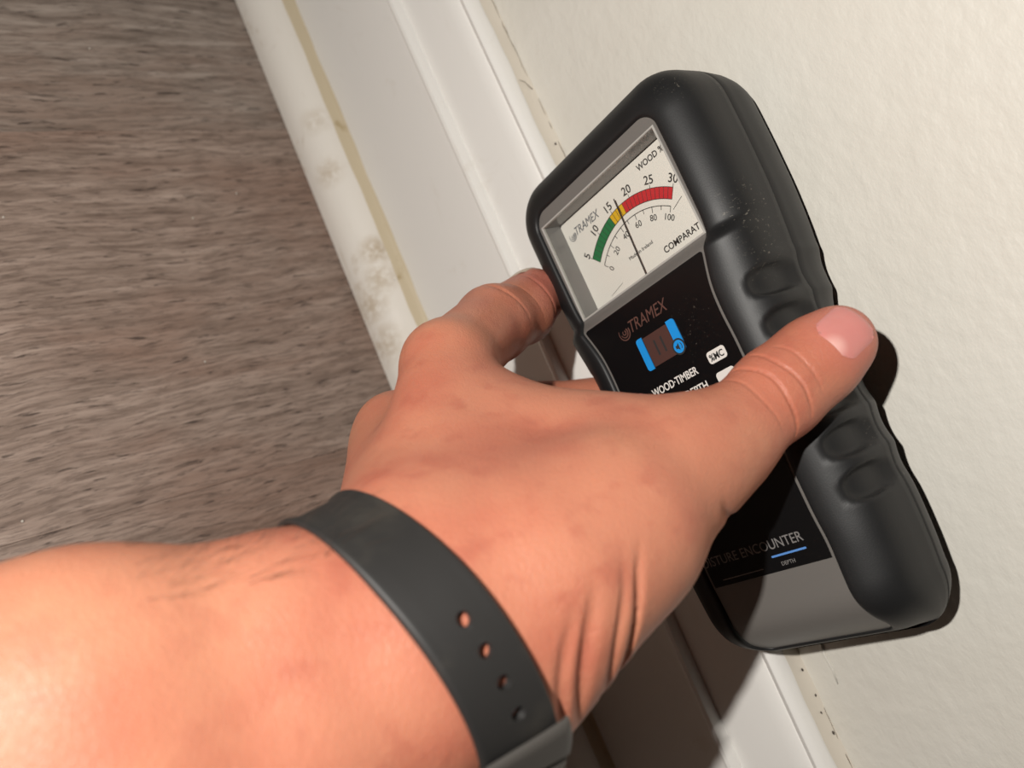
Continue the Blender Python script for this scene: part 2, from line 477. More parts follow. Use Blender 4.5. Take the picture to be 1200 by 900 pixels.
# pale grit lying on the floor
grit_px = [(105, 57, 'pale grit crumb on the floor, topmost of the scattered crumbs'), (277, 227, 'pale grit crumb on the floor, nearest the shoe moulding'),
           (226, 256, 'pale grit crumb on the floor, second nearest the shoe moulding'), (4, 255, 'pale grit crumb on the floor, at the far left edge of the photo'),
           (240, 424, 'pale grit crumb on the floor, beside the knuckles of the hand'), (26, 611, 'pale grit crumb on the floor, just above the forearm')]
for px, py, lab_ in grit_px:
    d = CAM @ np.array([px - 600, py - 450, FPX]); q = EYE + d / -d[2] * EYE[2]
    o = chip((0, 0, 0), (0.0006, 0.0005, 0.0003), M_grit, None, 'grit_crumb')
    o.location = (q[0], q[1], 0.0003)
    tag(o, lab_, 'grit', 'grit crumbs on the floor')

# ------------------------------------------------------------------ moisture meter
meter = bpy.data.objects.new('moisture_meter', None); COL.objects.link(meter)
meter.location = (EYE[0] + 0.208, 0, EYE[2] - 0.1711)
meter.rotation_euler = (0, -math.pi / 2, 0)      # local x = up the wall, y = along it, z = out of the wall
tag(meter, 'handheld moisture meter in black rubber casing with analogue dial held against the wall', 'meter')

def lut(tab):
    tab = sorted(tab); xs = [a for a, _ in tab]; ys = [b for _, b in tab]
    # smooth table: linear interpolation averaged over a window
    def fn(y):
        y = np.asarray(y, float)
        return sum(np.interp(y + k, xs, ys) for k in (-3, -2, -1, 0, 1, 2, 3)) / 7
    return fn
PLATE = lut([(110, 32), (100, 32), (86, 32), (66, 31.6), (58, 30.2), (52, 28.2), (46, 26.7), (38, 26.3), (30, 26.6), (20, 26.4), (0, 25), (-11, 24), (-25, 23.8), (-34, 24.3), (-42, 23.6), (-50, 23.2), (-58, 24.4), (-66, 26)])
SIDE = lut([(120, 44.5), (100, 45.5), (86, 45.3), (70, 44.6), (55, 43.2), (45, 41.8), (35, 41), (25, 40.6), (0, 40.4), (-20, 40), (-35, 39.4), (-45, 38.6), (-55, 37.2), (-70, 36)])
BACK = lut([(120, 41), (60, 41), (40, 40), (20, 37), (0, 35.5), (-70, 35)])
def sst(x, a, b):
    t = np.clip((np.asarray(x, float) - a) / (b - a), 0, 1); return t * t * (3 - 2 * t)
def lift(y): return 3.5 * sst(-np.asarray(y, float), -62.5, -57.0)
def drop(y): return 11.0 * np.clip((-46 - np.asarray(y, float)) / 17.0, 0, None) ** 2.6
def face_n(y): return lift(y) - drop(y)

NT_, NC, NS, NB = 26, 14, 230, 22
def outline(W, yt, yb, rt, rb):
    """closed outline, same vertex count for every ring"""
    yc1 = yt - rt; yc2 = yb + rb
    wt = float(W(yc1)); wb = float(W(yc2))
    right = []
    for i in range(NT_ // 2): right.append((i / (NT_ // 2) * (wt - rt), yt))
    for i in range(NC):
        a = math.pi / 2 * (1 - i / NC); right.append((wt - rt + rt * math.cos(a), yc1 + rt * math.sin(a)))
    for i in range(NS):
        yy = yc1 + (yc2 - yc1) * i / (NS - 1); right.append((float(W(yy)), yy))
    for i in range(1, NC + 1):
        a = -math.pi / 2 * i / NC; right.append((wb - rb + rb * math.cos(a), yc2 + rb * math.sin(a)))
    for i in range(1, NB // 2 + 1): right.append(((wb - rb) * (1 - i / (NB // 2)), yb))
    left = [(-x, y) for x, y in right[1:-1]][::-1]
    return np.array(right + left)

DIMP = [41.0, 28.0, 15.5, 3.0, -9.5, -22.0]
def dimple(y, d):
    """inward push of the finger grips along the sides"""
    y = np.asarray(y, float); r = np.zeros_like(y)
    for c in DIMP:
        u = (y - c) / 5.0
        v = np.where(d < 9, (d - 9) / 7.0, (d - 9) / 9.0)
        q = np.abs(u) ** 2.6 + np.abs(v) ** 2.6
        r = r + 2.7 * sst(-q, -1.15, -0.25)
        r = r + 0.7 * np.exp(-((y - c) / 4.5) ** 2) * sst(d, 12, 20)
        r = r - 0.35 * np.exp(-((y - c - 6.4) / 1.8) ** 2) * sst(d, 5, 9)
    return r

# (depth, blend plate->side, top y, bottom y, top radius, bottom radius)
LAY = [(2.0, -0.010, 104.6, -63.0, 6.0, 4), (0.0, 0.000, 105.0, -63.3, 6.2, 4), (-0.9, 0.03, 105.3, -63.8, 6.3, 4), (-1.25, 0.075, 106.0, -64.2, 6.8, 5), (-1.2, 0.16, 107.0, -64.6, 7.6, 6),
       (-0.9, 0.27, 108.6, -65.0, 8.8, 7), (-0.3, 0.39, 110.4, -65.4, 10.2, 8), (0.6, 0.51, 112.0, -65.8, 11.6, 9), (1.7, 0.63, 113.6, -66.2, 13, 10.5), (3.0, 0.74, 115.0, -66.6, 14.4, 12),
       (4.2, 0.82, 116.0, -66.9, 15.2, 13), (5.4, 0.885, 116.7, -67.2, 15.8, 13.8), (6.6, 0.93, 117.2, -67.5, 16.3, 14.4), (7.8, 0.96, 117.5, -67.8, 16.6, 15), (9.0, 0.98, 117.8, -68, 16.8, 15.3),
       (10.5, 0.99, 118, -68.2, 17, 15.6), (12, 1.0, 118, -68.4, 17, 15.8), (14, 1.0, 118, -68.5, 17, 16), (16, 1.0, 118, -68.6, 17, 16), (18.0, 1.0, 118, -68.6, 17, 16), (20.2, 1.0, 118, -68.6, 17, 16)]
LAY2 = [(20.45, 0.988, 117.85, -68.4, 17, 16), (20.8, 0.988, 117.85, -68.4, 17, 16), (21.05, 0.999, 118, -68.6, 17, 16), (24, 0.995, 117.8, -68.4, 17, 16), (27, 0.985, 117.6, -68.0, 17, 16), (30, 0.975, 117.4, -67.6, 17, 16)]
def shell():
    rings = []
    for d, b, yt, yb, rt, rb in LAY + LAY2:
        W = lambda y, b=b: PLATE(y) + (SIDE(y) - PLATE(y)) * b
        o = outline(W, yt, yb, rt, rb)
        rings.append((d, o))
    # back rounding: depth as a share of the local back depth
    for fr, ins in ((0.86, 0.6), (0.92, 1.3), (0.965, 2.4), (0.99, 3.8), (1.0, 5.6)):
        W = lambda y, ins=ins: SIDE(y) * 0.975 - ins
        o = outline(W, 117.4 - ins, -67.6 + ins, 16, 15)
        rings.append((-fr, o))
    V = []; n = len(rings[0][1])
    for ri, (d, o) in enumerate(rings):
        x, y = o[:, 0].copy(), o[:, 1].copy()
        dep = np.full(n, float(d))
        if ri >= len(LAY + LAY2):
            dep = -d * BACK(y)
        elif d > 22:
            dep = d * (0.4 + 0.6 * BACK(y) / 41.0)
        fade = 1 - sst(dep, 2, 24)
        z = -dep + face_n(y) * fade
        # taper of the handle sides toward the back
        sgn = np.sign(x); side = (np.abs(x) > 15)
        inn = dimple(y, np.maximum(dep, 0)) * side
        inn = inn + 3.2 * sst(dep, 20, 36) * sst(-y, -40, -12)
        # mould line wanders a little
        x = x - sgn * inn
        V.append(np.stack([x, y, z], 1))
    V = np.concatenate(V) / 1000
    F = []
    for k in range(len(rings) - 1):
        for i in range(n):
            a = k * n + i; b = k * n + (i + 1) % n
            F.append((a, b, b + n, a + n))
    F.append(tuple(range((len(rings) - 1) * n, len(rings) * n)))
    o = mesh_obj('rubber_casing', V, F, M_rubber, meter); fix_normals(o)
    return o
shell()

def grid_patch(us_fn, ys, nfun, cols, up=True):
    v = []; f = []
    for y in ys:
        us = us_fn(y, cols)
        for u in us: v.append((u / 1000, y / 1000, nfun(u, y) / 1000))
    for j in range(len(ys) - 1):
        for i in range(cols - 1):
            a = j * cols + i; f.append((a, a + cols, a + cols + 1, a + 1))
    return v, f
def merge(*parts):
    V = []; F = []
    for v, f in parts:
        k = len(V); V += v; F += [tuple(i + k for i in q) for q in f]
    return V, F
WX, WYT, WYB = 30.0, 99.7, 62.6
def plate_w(y):
    w = float(PLATE(y)) + 0.45
    if y > 99.0: w = w - 6.2 + math.sqrt(max(0, 6.2 ** 2 - min(6.2, y - 99.0) ** 2))
    return w
pn = lambda u, y: float(face_n(y)) - 0.05
top = grid_patch(lambda y, c: np.linspace(-plate_w(y), plate_w(y), c), np.linspace(105.1, WYT, 12), pn, 9)
lef = grid_patch(lambda y, c: np.linspace(-plate_w(y), -WX, c), np.linspace(WYT, WYB, 10), pn, 3)
rig = grid_patch(lambda y, c: np.linspace(WX, plate_w(y), c), np.linspace(WYT, WYB, 10), pn, 3)
bot = grid_patch(lambda y, c: np.linspace(-plate_w(y), plate_w(y), c), np.concatenate([np.linspace(WYB, 54, 12), np.linspace(52, -42, 60), np.linspace(-44, -63.6, 26)]), pn, 17)
v, f = merge(top, lef, rig, bot)
face = mesh_obj('face_plate', v, f, M_plate, meter, True, 'grey plastic face plate'); fix_normals(face)

# window: rim, inner box walls, dial card, pane
def frame_ring(name, x, yt, yb, layers, mat, parent, label=None):
    """rectangular ring swept through (inset, n) layers"""
    v = []; f = []
    for ins, n in layers:
        for sx, yy in ((-1, yt), (1, yt), (1, yb), (-1, yb)):
            v.append((sx * (x - ins) / 1000, (yy - ins if yy == yt else yy + ins) / 1000, n / 1000))
    for k in range(len(layers) - 1):
        for i in range(4):
            a = k * 4 + i; b = k * 4 + (i + 1) % 4; f.append((a, b, b + 4, a + 4))
    o = mesh_obj(name, v, f, mat, parent, False, label); fix_normals(o); return o
frame_ring('window_rim', 30.7, 100.3, 62.1, [(0.0, -0.6), (0.0, 0.25), (0.2, 0.45), (0.55, 0.45), (0.7, 0.2), (0.7, -0.8)], M_rim, meter, 'pale clear window rim')
box = frame_ring('dial_housing', 30.3, 99.8, 62.6, [(0, -0.4), (0.0, -3.4), (-0.15, -3.5), (-0.15, -6.2), (-0.3, -6.3), (-0.3, -9.2)], M_inner, meter, 'grey see-through side wall of dial box')
DN = -9.0
card_bm = bmesh.new()
bmesh.ops.create_cube(card_bm, size=1)
for q in card_bm.verts: q.co = Vector((q.co.x * 0.0610, 0.08135 + q.co.y * 0.0369, DN / 1000 - 0.0003 + q.co.z * 0.0006))
vert_e = [e for e in card_bm.edges if abs(e.verts[0].co.z - e.verts[1].co.z) > 1e-5]
bmesh.ops.bevel(card_bm, geom=vert_e, offset=0.0005, segments=3, affect='EDGES')
bm_obj('dial_card', card_bm, M_dial, meter, False, 'white dial card')
pb = bmesh.new(); bmesh.ops.create_cube(pb, size=1)
for q in pb.verts: q.co = Vector((q.co.x * 0.0600, 0.0812 + q.co.y * 0.0368, -0.0004 + q.co.z * 0.0006))
bm_obj('window_pane', pb, M_pane, meter, False, 'clear scratched window pane')

def poly_print(name, polys, n, mat, parent, th=0.10, label=None, nfun=None):
    """flat printed shapes with a little thickness; polys in mm"""
    bm = bmesh.new()
    for pl in polys:
        vs = [bm.verts.new((x / 1000, y / 1000, ((nfun(y) if nfun else n)) / 1000)) for x, y in pl]
        bm.faces.new(vs)
    bmesh.ops.recalc_face_normals(bm, faces=bm.faces[:])
    for fc in bm.faces:
        if fc.normal.z < 0: fc.normal_flip()
    r = bmesh.ops.extrude_face_region(bm, geom=bm.faces[:])
    for q in [g for g in r['geom'] if isinstance(g, bmesh.types.BMVert)]: q.co.z += th / 1000
    return bm_obj(name, bm, mat, parent, False, label)
CX, CY = 0.3, 57.5
def pol(r, a): return (CX + r * math.cos(math.radians(a)), CY + r * math.sin(math.radians(a)))
def arc_poly(r0, r1, a0, a1, n=8):
    A = np.linspace(a0, a1, n + 1)
    return [[pol(r0, A[i]), pol(r1, A[i]), pol(r1, A[i + 1]), pol(r0, A[i + 1])] for i in range(n)]
Z1 = DN + 0.06
poly_print('scale_band', arc_poly(29.6, 33.4, 133, 103.2, 12), Z1, M_green, meter, 0.05, 'green part of the dial scale')
poly_print('scale_band', arc_poly(29.6, 33.4, 103.2, 91.0, 6), Z1, M_yellow, meter, 0.05, 'yellow part of the dial scale')
poly_print('scale_band', arc_poly(29.6, 33.4, 91.0, 51.5, 16), Z1, M_red, meter, 0.05, 'red part of the dial scale')
def bar(p, q, w):
    p = np.array(p); q = np.array(q); d = q - p; L = np.linalg.norm(d); d /= L; nrm = np.array([-d[1], d[0]]) * w / 2
    return [tuple(p + nrm), tuple(q + nrm), tuple(q - nrm), tuple(p - nrm)]
marks = []
for i in range(26):
    a = 133 - (133 - 51.5) * i / 25
    marks.append(bar(pol(29.6, a), pol(34.6 if i % 5 == 0 else 33.4, a), 0.16))
marks += arc_poly(33.3, 33.5, 133, 51.5, 30) + arc_poly(29.5, 29.7, 133, 51.5, 30) + arc_poly(27.25, 27.5, 134, 52, 30)
for i in range(11):
    a = 134 - 8.2 * i
    marks.append(bar(pol(27.4, a), pol(25.4 if i % 2 == 0 else 26.0, a), 0.2))
marks.append(bar((17.5, 77.6), (22.5, 79.4), 0.15)); marks.append(bar((-21.5, 66.5), (-14.5, 68.0), 0.1))
poly_print('scale_marks', marks, Z1 + 0.06, M_ink, meter, 0.04, 'black scale lines and ticks')
_dg = None
def text(s, u, y, h, mat, n, parent=meter, rot=0.0, width=None, shear=0.0, align='LEFT', bold=0.0, label=None, nfun=None, name='lettering'):
    """lettering: h = capital height in mm; width = forced overall width"""
    cu = bpy.data.curves.new('t', 'FONT'); cu.body = s; cu.size = h / 0.70; cu.shear = shear
    cu.extrude = 0.04; cu.offset = bold; cu.resolution_u = 3
    o = bpy.data.objects.new('t', cu); COL.objects.link(o)
    dg = bpy.context.evaluated_depsgraph_get()
    me = bpy.data.meshes.new_from_object(o.evaluated_get(dg))
    bpy.data.objects.remove(o, do_unlink=True)
    co = np.array([v.co[:] for v in me.vertices]); x0, x1 = co[:, 0].min(), co[:, 0].max()
    co[:, 0] -= x0
    if width: co[:, 0] *= width / (x1 - x0)
    w = co[:, 0].max()
    if align == 'CENTER':
        co[:, 0] -= w / 2; co[:, 1] -= h / 2
    if align == 'RIGHT': co[:, 0] -= w
    c, sn = math.cos(math.radians(rot)), math.sin(math.radians(rot))
    X = u + co[:, 0] * c - co[:, 1] * sn; Y = y + co[:, 0] * sn + co[:, 1] * c
    Z = co[:, 2] + (np.array([nfun(q) for q in Y]) if nfun else n)
    for vv, a, b, d in zip(me.vertices, X, Y, Z): vv.co = (a / 1000, b / 1000, d / 1000)
    me.materials.clear(); me.materials.append(mat)
    ob = bpy.data.objects.new(name, me); COL.objects.link(ob); ob.parent = parent
    if label: ob['label'] = label
    return ob
TZ = Z1 + 0.06
for i, s in enumerate(('5', '10', '15', '20', '25', '30')):
    a = 132.7 - 16.15 * i; q = pol(36.3, a); text(s, q[0], q[1], 2.9, M_ink, TZ, rot=a - 90, align='CENTER', bold=0.03)
for i, s in enumerate(('0', '20', '40', '60', '80', '100')):
    a = 134 - 16.4 * i; q = pol(23.9, a); text(s, q[0], q[1], 2.1, M_ink, TZ, rot=a - 90, align='CENTER')
text('WOOD %', 11.6, 95.6, 2.1, M_ink, TZ, width=12.6, bold=0.04)
text('COMPARATIVE', 7.3, 67.2, 2.2, M_ink, TZ, width=20.5, bold=0.04)
text('Made in Ireland', -7.3, 72.8, 1.25, M_ink, TZ, width=11.8)
text('TRAMEX', -24.6, 92.8, 3.0, M_inkgrey, TZ, width=13.6, shear=0.25, label='grey maker\'s wordmark')
def swirl(name, u, y, r, mat, n, label, nfun=None):
    pl = []
    for k, (rr, a0, a1) in enumerate(((1.0, 150, 380), (0.66, 190, 400), (0.34, 120, 420))):
        A = np.linspace(a0, a1, 12)
        for i in range(11):
            w0, w1 = 0.10 + 0.10 * i / 11, 0.10 + 0.10 * (i + 1) / 11
            f0, f1 = math.radians(A[i]), math.radians(A[i + 1])
            pl.append([(u + r * (rr - w0) * math.cos(f0), y + r * (rr - w0) * math.sin(f0)), (u + r * rr * math.cos(f0), y + r * rr * math.sin(f0)),
                       (u + r * rr * math.cos(f1), y + r * rr * math.sin(f1)), (u + r * (rr - w1) * math.cos(f1), y + r * (rr - w1) * math.sin(f1))])
    return poly_print(name, pl, n, mat, meter, 0.05, label, nfun)
swirl('emblem', -26.6, 93.6, 1.9, M_inkgrey, TZ, 'small grey swirl emblem')
nb = bmesh.new()
pts = bar((-0.95, 93.3), (-2.35, 63.0), 0.34)
vs = [nb.verts.new((x / 1000, y / 1000, -0.0072)) for x, y in pts]; nb.faces.new(vs)
r = bmesh.ops.extrude_face_region(nb, geom=nb.faces[:])
for q in [g for g in r['geom'] if isinstance(g, bmesh.types.BMVert)]: q.co.z += 0.00025
bm_obj('needle', nb, M_needle, meter, False, 'thin black pointer needle')

# glossy label under the window
def lab_w(y):
    w = float(PLATE(y)) - 1.0
    if y > 56.6: w -= 1.0 - math.sqrt(max(0, 1 - (y - 56.6) ** 2))
    return w
ln = lambda u, y: float(face_n(y)) + 0.16
lab = grid_patch(lambda y, c: np.linspace(-lab_w(y), lab_w(y), c), np.concatenate([np.linspace(57.6, 52, 14), np.linspace(51, -38, 70)]), ln, 13)
mesh_obj('label_panel', lab[0], lab[1], M_label, meter, True, 'glossy black label panel')
fix_normals(bpy.data.objects['label_panel'])
LN = lambda y: float(face_n(y)) + 0.20
text('TRAMEX', -9.2, 48.3, 4.0, M_brown, 0, width=18.0, shear=0.28, nfun=LN, label='brown maker\'s wordmark')
swirl('emblem', -12.3, 49.6, 2.7, M_brown, 0, 'brown swirl emblem', LN)
def rrect(x0, x1, y0, y1, r, n=5, corners=(1, 1, 1, 1)):
    out = []
    for (cx, cy, a0, on) in ((x1 - r, y1 - r, 0, corners[0]), (x0 + r, y1 - r, 90, corners[1]), (x0 + r, y0 + r, 180, corners[2]), (x1 - r, y0 + r, 270, corners[3])):
        if on:
            for i in range(n + 1):
                a = math.radians(a0 + 90 * i / n); out.append((cx + r * math.cos(a), cy + r * math.sin(a)))
        else:
            a = math.radians(a0 + 45); out.append((cx + r * math.copysign(1, math.cos(a)), cy + r * math.copysign(1, math.sin(a))))
    return out
def circle(x, y, r, n=20): return [(x + r * math.cos(2 * math.pi * i / n), y + r * math.sin(2 * math.pi * i / n)) for i in range(n)]
def ring(x, y, r0, r1, n=24):
    out = []
    for i in range(n):
        a, b = 2 * math.pi * i / n, 2 * math.pi * (i + 1) / n
        out.append([(x + r0 * math.cos(a), y + r0 * math.sin(a)), (x + r1 * math.cos(a), y + r1 * math.sin(a)), (x + r1 * math.cos(b), y + r1 * math.sin(b)), (x + r0 * math.cos(b), y + r0 * math.sin(b))])
    return out
B1 = float(face_n(40)) + 0.2
poly_print('mode_button', [rrect(-6.2, 5.0, 34.4, 44.6, 0.4)], B1, M_brownpad, meter, 0.25, 'brown pad between two blue bars')
poly_print('button_bar', [rrect(-9.4, -6.6, 34.0, 45.2, 1.1, corners=(0, 1, 1, 0))], B1, M_blue, meter, 0.3, 'left bright blue bar')
poly_print('button_bar', [rrect(5.2, 8.6, 34.4, 45.2, 1.1, corners=(1, 0, 0, 1))], B1, M_blue, meter, 0.3, 'right bright blue bar')
poly_print('button_mark', [bar((-2.1, 37.0), (-2.1, 42.2), 0.75), bar((1.0, 37.0), (1.0, 42.2), 0.75)], B1 + 0.3, M_needle, meter, 0.05, 'two black upright strokes')
poly_print('sound_symbol', ring(6.2, 36.2, 2.1, 2.7), B1 + 0.36, M_needle, meter, 0.06, 'black ring round the sound symbol')
poly_print('sound_symbol', [circle(6.2, 36.2, 2.1)], B1 + 0.34, M_blue, meter, 0.06, 'blue sound symbol disc')
poly_print('sound_symbol', [[(5.0, 35.7), (5.6, 35.7), (6.4, 35.0), (6.4, 37.4), (5.6, 36.7), (5.0, 36.7)]] + [q for q in ring(6.2, 36.2, 1.2, 1.45)[-3:] + ring(6.2, 36.2, 1.2, 1.45)[:3]], B1 + 0.42, M_needle, meter, 0.05, 'black loudspeaker symbol')
text('WOOD\u00b7TIMBER', -12.3, 25.9, 2.5, M_white, 0, width=20.8, nfun=LN, bold=0.06)
text('SHALLOW DEPTH', 9.7, 20.4, 2.5, M_white, 0, width=25.5, nfun=LN, bold=0.06, align='RIGHT')
B2 = float(face_n(26)) + 0.2
poly_print('badge', [rrect(13.9, 21.2, 26.2, 30.1, 1.1)], B2, M_white, meter, 0.05, 'white badge')
text('%MC', 14.6, 27.0, 2.1, M_needle, B2 + 0.1, width=5.6, bold=0.06)
poly_print('badge', [rrect(13.9, 21.2, 19.4, 23.2, 1.1)], B2, M_white, meter, 0.05, 'white badge')
poly_print('mode_icon', [rrect(-23.6, -20.0, 25.6, 29.2, 0.6)], B2, M_white, meter, 0.05, 'white tab')
poly_print('mode_icon', ring(-17.8, 27.6, 1.3, 1.9), B2, M_pink, meter, 0.06, 'pink ring')
poly_print('mode_icon', [circle(-17.8, 27.6, 0.7)], B2, M_white, meter, 0.06, 'white dot')
poly_print('mode_icon', ring(13.4, -8.6, 1.9, 2.6), float(face_n(-8)) + 0.2, M_pink, meter, 0.06, 'pink ring')
text('MOISTURE ENCOUNTER', 16.8, -31.2, 3.0, M_lgrey, 0, width=44.0, nfun=LN, align='RIGHT')
poly_print('label_line', [rrect(3.4, 16.4, -33.7, -33.1, 0.25)], B2, M_sky, meter, 0.05, 'thin light blue line')
text('DEPTH', 10.8, -36.6, 1.2, M_lgrey, 0, width=5.0, nfun=LN, align='RIGHT')
poly_print('label_line', [rrect(-18.5, -1.5, -36.3, -36.0, 0.14)], B2, M_lgrey, meter, 0.05, 'thin grey line')
# electrode pads on the back, touching the wall
for (u, y) in ((-18, 90), (18, 90), (-20, 60), (20, 60), (-16, 25), (16, 25), (-15, -45), (15, -45)):
    bm = bmesh.new(); bk = float(BACK(y))
    bmesh.ops.create_cone(bm, cap_ends=True, segments=18, radius1=0.0065, radius2=0.0058, depth=1)
    for q in bm.verts:
        zt = -0.045 if q.co.z > 0 else -bk / 1000 + 0.001
        q.co = Vector((u / 1000 + q.co.x, y / 1000 + q.co.y, zt))
    o = bm_obj('electrode_pad', bm, M_pad, meter); fix_normals(o)

# ------------------------------------------------------------------ hand and forearm (signed distance field -> one skin)
def rcone(p, a, b, r1, r2):
    a = np.asarray(a, float); b = np.asarray(b, float)
    ba = b - a; l2 = ba @ ba; rr = r1 - r2; a2 = l2 - rr * rr; il2 = 1 / l2
    pa = p - a; y = pa @ ba; z = y - l2
    q = pa * l2 - y[..., None] * ba
    x2 = (q * q).sum(-1); y2 = y * y * l2; z2 = z * z * l2
    k = np.sign(rr) * rr * rr * x2
    d = (np.sqrt(np.maximum(x2 * a2 * il2, 0)) + y * rr) * il2 - r1
    m1 = np.sign(z) * a2 * z2 > k
    m2 = (np.sign(y) * a2 * y2 < k) & ~m1
    d = np.where(m1, np.sqrt(x2 + z2) * il2 - r2, d)
    d = np.where(m2, np.sqrt(x2 + y2) * il2 - r1, d)
    return d
def smin(a, b, k):
    h = np.maximum(k - np.abs(a - b), 0) / k
    return np.minimum(a, b) - h * h * k * 0.25

def unit(v): v = np.asarray(v, float); return v / np.linalg.norm(v)
B0 = P(484, 757, 178.7)
AF = unit((-0.86, 0.20, -0.47))          # wrist -> elbow
AB = unit((0.68, -0.46, 0.57))           # axis of the wrist band (toward the hand)
CH = np.array([0.67, 0.74, 0.0]); CH = unit(CH - AB * (CH @ AB))
CF = np.array([0.60, 0.80, 0.0]); CF = unit(CF - AF * (CF @ AF))
WL = P(493, 662, 193); WR = P(592, 770, 187); WM = P(548, 708, 189)
IDX = P(524, 428, 248); MID = P(466, 508, 265); RNG_ = P(455, 522, 280); PNK = P(472, 560, 290)
def wpt(x, u, y):      # point given by meter frame: x into the wall from the eye, u up from meter axis, y along
    return np.array([x, y, -171.1 + u]) @ CAM
BODY = [
    (B0 + AF * 175 - CF * 13, B0 + AF * 62 - CF * 11, 33, 26, 8), (B0 + AF * 175 + CF * 13, B0 + AF * 62 + CF * 11, 33, 26, 8),
    (B0 + AF * 62 - CF * 11, B0 + AF * 24 - CF * 9, 26, 20.5, 10), (B0 + AF * 62 + CF * 11, B0 + AF * 24 + CF * 9, 26, 20.5, 10),
    (B0 + AF * 24 - CF * 9, B0 - CH * 6.5, 20.5, 20, 10), (B0 + AF * 24 + CF * 9, B0 + CH * 6.5, 20.5, 20, 10),
    (B0 - CH * 6.5, WL, 20, 16.5, 12), (B0 + CH * 6.5, WR, 20, 17.5, 12), (B0, WM, 20, 19.5, 12),
    (WL, IDX, 17, 12.0, 14), (WL, MID, 17, 11.4, 10), (WL, RNG_, 17, 11, 10), (WL, PNK, 17, 10.5, 10),
    (WM, P(600, 540, 225), 20, 17, 14), (WM, P(560, 520, 246), 20, 15, 14), (WM, P(700, 600, 206), 20, 18, 14),
    (WR, P(656, 673, 190), 17, 18.0, 14), (P(656, 673, 190), P(722, 620, 199), 18.0, 17.2, 14), (P(722, 620, 199), P(779, 552, 212), 17.2, 14.0, 12),
    (P(560, 500, 240), P(700, 530, 225), 12, 11.5, 16), (P(700, 530, 225), P(800, 540, 214), 11.5, 12, 14),
    (P(520, 560, 255), P(480, 560, 275), 16, 13, 14), (P(600, 580, 232), P(520, 520, 262), 18, 14, 14),
]
TH = [(P(779, 552, 212), P(850, 515, 219), 14, 12.4, 6), (P(850, 515, 219), P(912, 459, 226), 12.4, 11.7, 6), (P(912, 459, 226), P(955, 423, 228), 11.7, 11.3, 6), (P(955, 423, 228), P(981, 402, 229), 11.3, 10.4, 5)]
IP_, DP_, TP_ = P(578, 380, 286), P(611, 365, 303), P(625, 350, 311)
IF_ = [(IDX, IP_, 12.6, 12.8, 5), (IP_, DP_, 12.8, 11.8, 4), (DP_, TP_, 11.9, 11.4, 3)]
MP = wpt(180, -69, 53); MD = wpt(209, -67, 43); MT = wpt(228, -53, 37)
MF = [(MID, MP, 11.2, 10.2, 5), (MP, MD, 10.2, 9.2, 4), (MD, MT, 9.2, 8.4, 3)]
RP = wpt(186, -74, 36); RD = wpt(213, -68, 27); RT = wpt(228, -54, 22)
RF = [(RNG_, RP, 10.8, 9.6, 5), (RP, RD, 9.6, 8.8, 4), (RD, RT, 8.8, 8.0, 3)]
PP = wpt(182, -78, 20); PD = wpt(203, -68, 10); PT = wpt(216, -54, 5)
PF = [(PNK, PP, 9.8, 8.6, 5), (PP, PD, 8.6, 7.8, 4), (PD, PT, 7.8, 7.2, 3)]
# surface relief: (kind, centre, radius, amplitude)
BUMPS = [(P(497, 402, 240), 11, 0.6), (P(437, 474, 258), 10, 1.0), (P(578, 352, 280), 8, 0.6), (P(842, 585, 205), 13, 0.8)]
# creases: (point, axis direction, half width, depth, reach, curve)
tdir = unit(P(981, 402, 229) - P(850, 515, 219))
def crease_list():
    L = []
    for (px, py, d), dep, w, reach, curv in (((905, 452, 216), 0.8, 0.52, 12.5, -0.016), ((923, 438, 216), 0.65, 0.5, 11, -0.012), ((940, 425, 217), 0.35, 0.5, 8, -0.02), ((884, 470, 216), 0.32, 0.6, 10, -0.012)):
        L.append((P(px, py, d), tdir, w, dep, reach, curv))
    idir = unit(DP_ - IP_)
    for (px, py, d), dep in (((584, 352, 280), 0.55), ((627, 352, 300), 0.35), ((603, 350, 292), 0.3)):
        L.append((P(px, py, d), unit(TP_ - IP_), 0.8, dep, 11, 0.02))
    cd = unit(P(800, 560, 205) - P(640, 620, 180)); cd = unit(P(760, 700, 186) - P(640, 760, 166))
    for (px, py, d), dep, w in (((722, 735, 178), 1.9, 1.1), ((698, 745, 176), 1.0, 1.2), ((664, 772, 172), 1.5, 1.7), ((640, 800, 170), 0.9, 1.5)):
        L.append((P(px, py, d), cd, w, dep, 15, 0.012))
    L.append((P(838, 600, 204), unit((0.35, -0.9, 0.2)), 1.1, 1.2, 8, 0.02))
    return L
CREASE = crease_list()
def chain(p, prims, d=None):
    for a, b, r1, r2, k in prims:
        q = rcone(p, a, b, r1, r2); d = q if d is None else smin(d, q, k)
    return d
def combine(body, fs):
    out = None
    for i, fg in enumerate(fs):
        q = smin(body, fg, 11 if i == 0 else 7)
        out = q if out is None else smin(out, q, 1.2)
    return out
def relief(p):
    r = np.zeros(p.shape[:-1])
    for c, rad, amp in BUMPS: r -= amp * np.exp(-((p - c) ** 2).sum(-1) / rad ** 2)
    for c, ax, w, dep, reach, cv in CREASE:
        q = p - c; t = q @ ax; lat2 = np.maximum((q * q).sum(-1) - t * t, 0)
        t = t - cv * lat2 + 0.3 * np.sin((q @ np.array([0.5, 0.62, -0.6])) * 0.42 + c[0])
        r += dep * np.exp(-(t / w) ** 2) * np.exp(-(lat2 / reach ** 2) ** 2)
    return r
FINGERS = [TH, IF_, MF, RF, PF]
def sdf(p):
    return combine(chain(p, BODY), [chain(p, q) for q in FINGERS]) + relief(p)
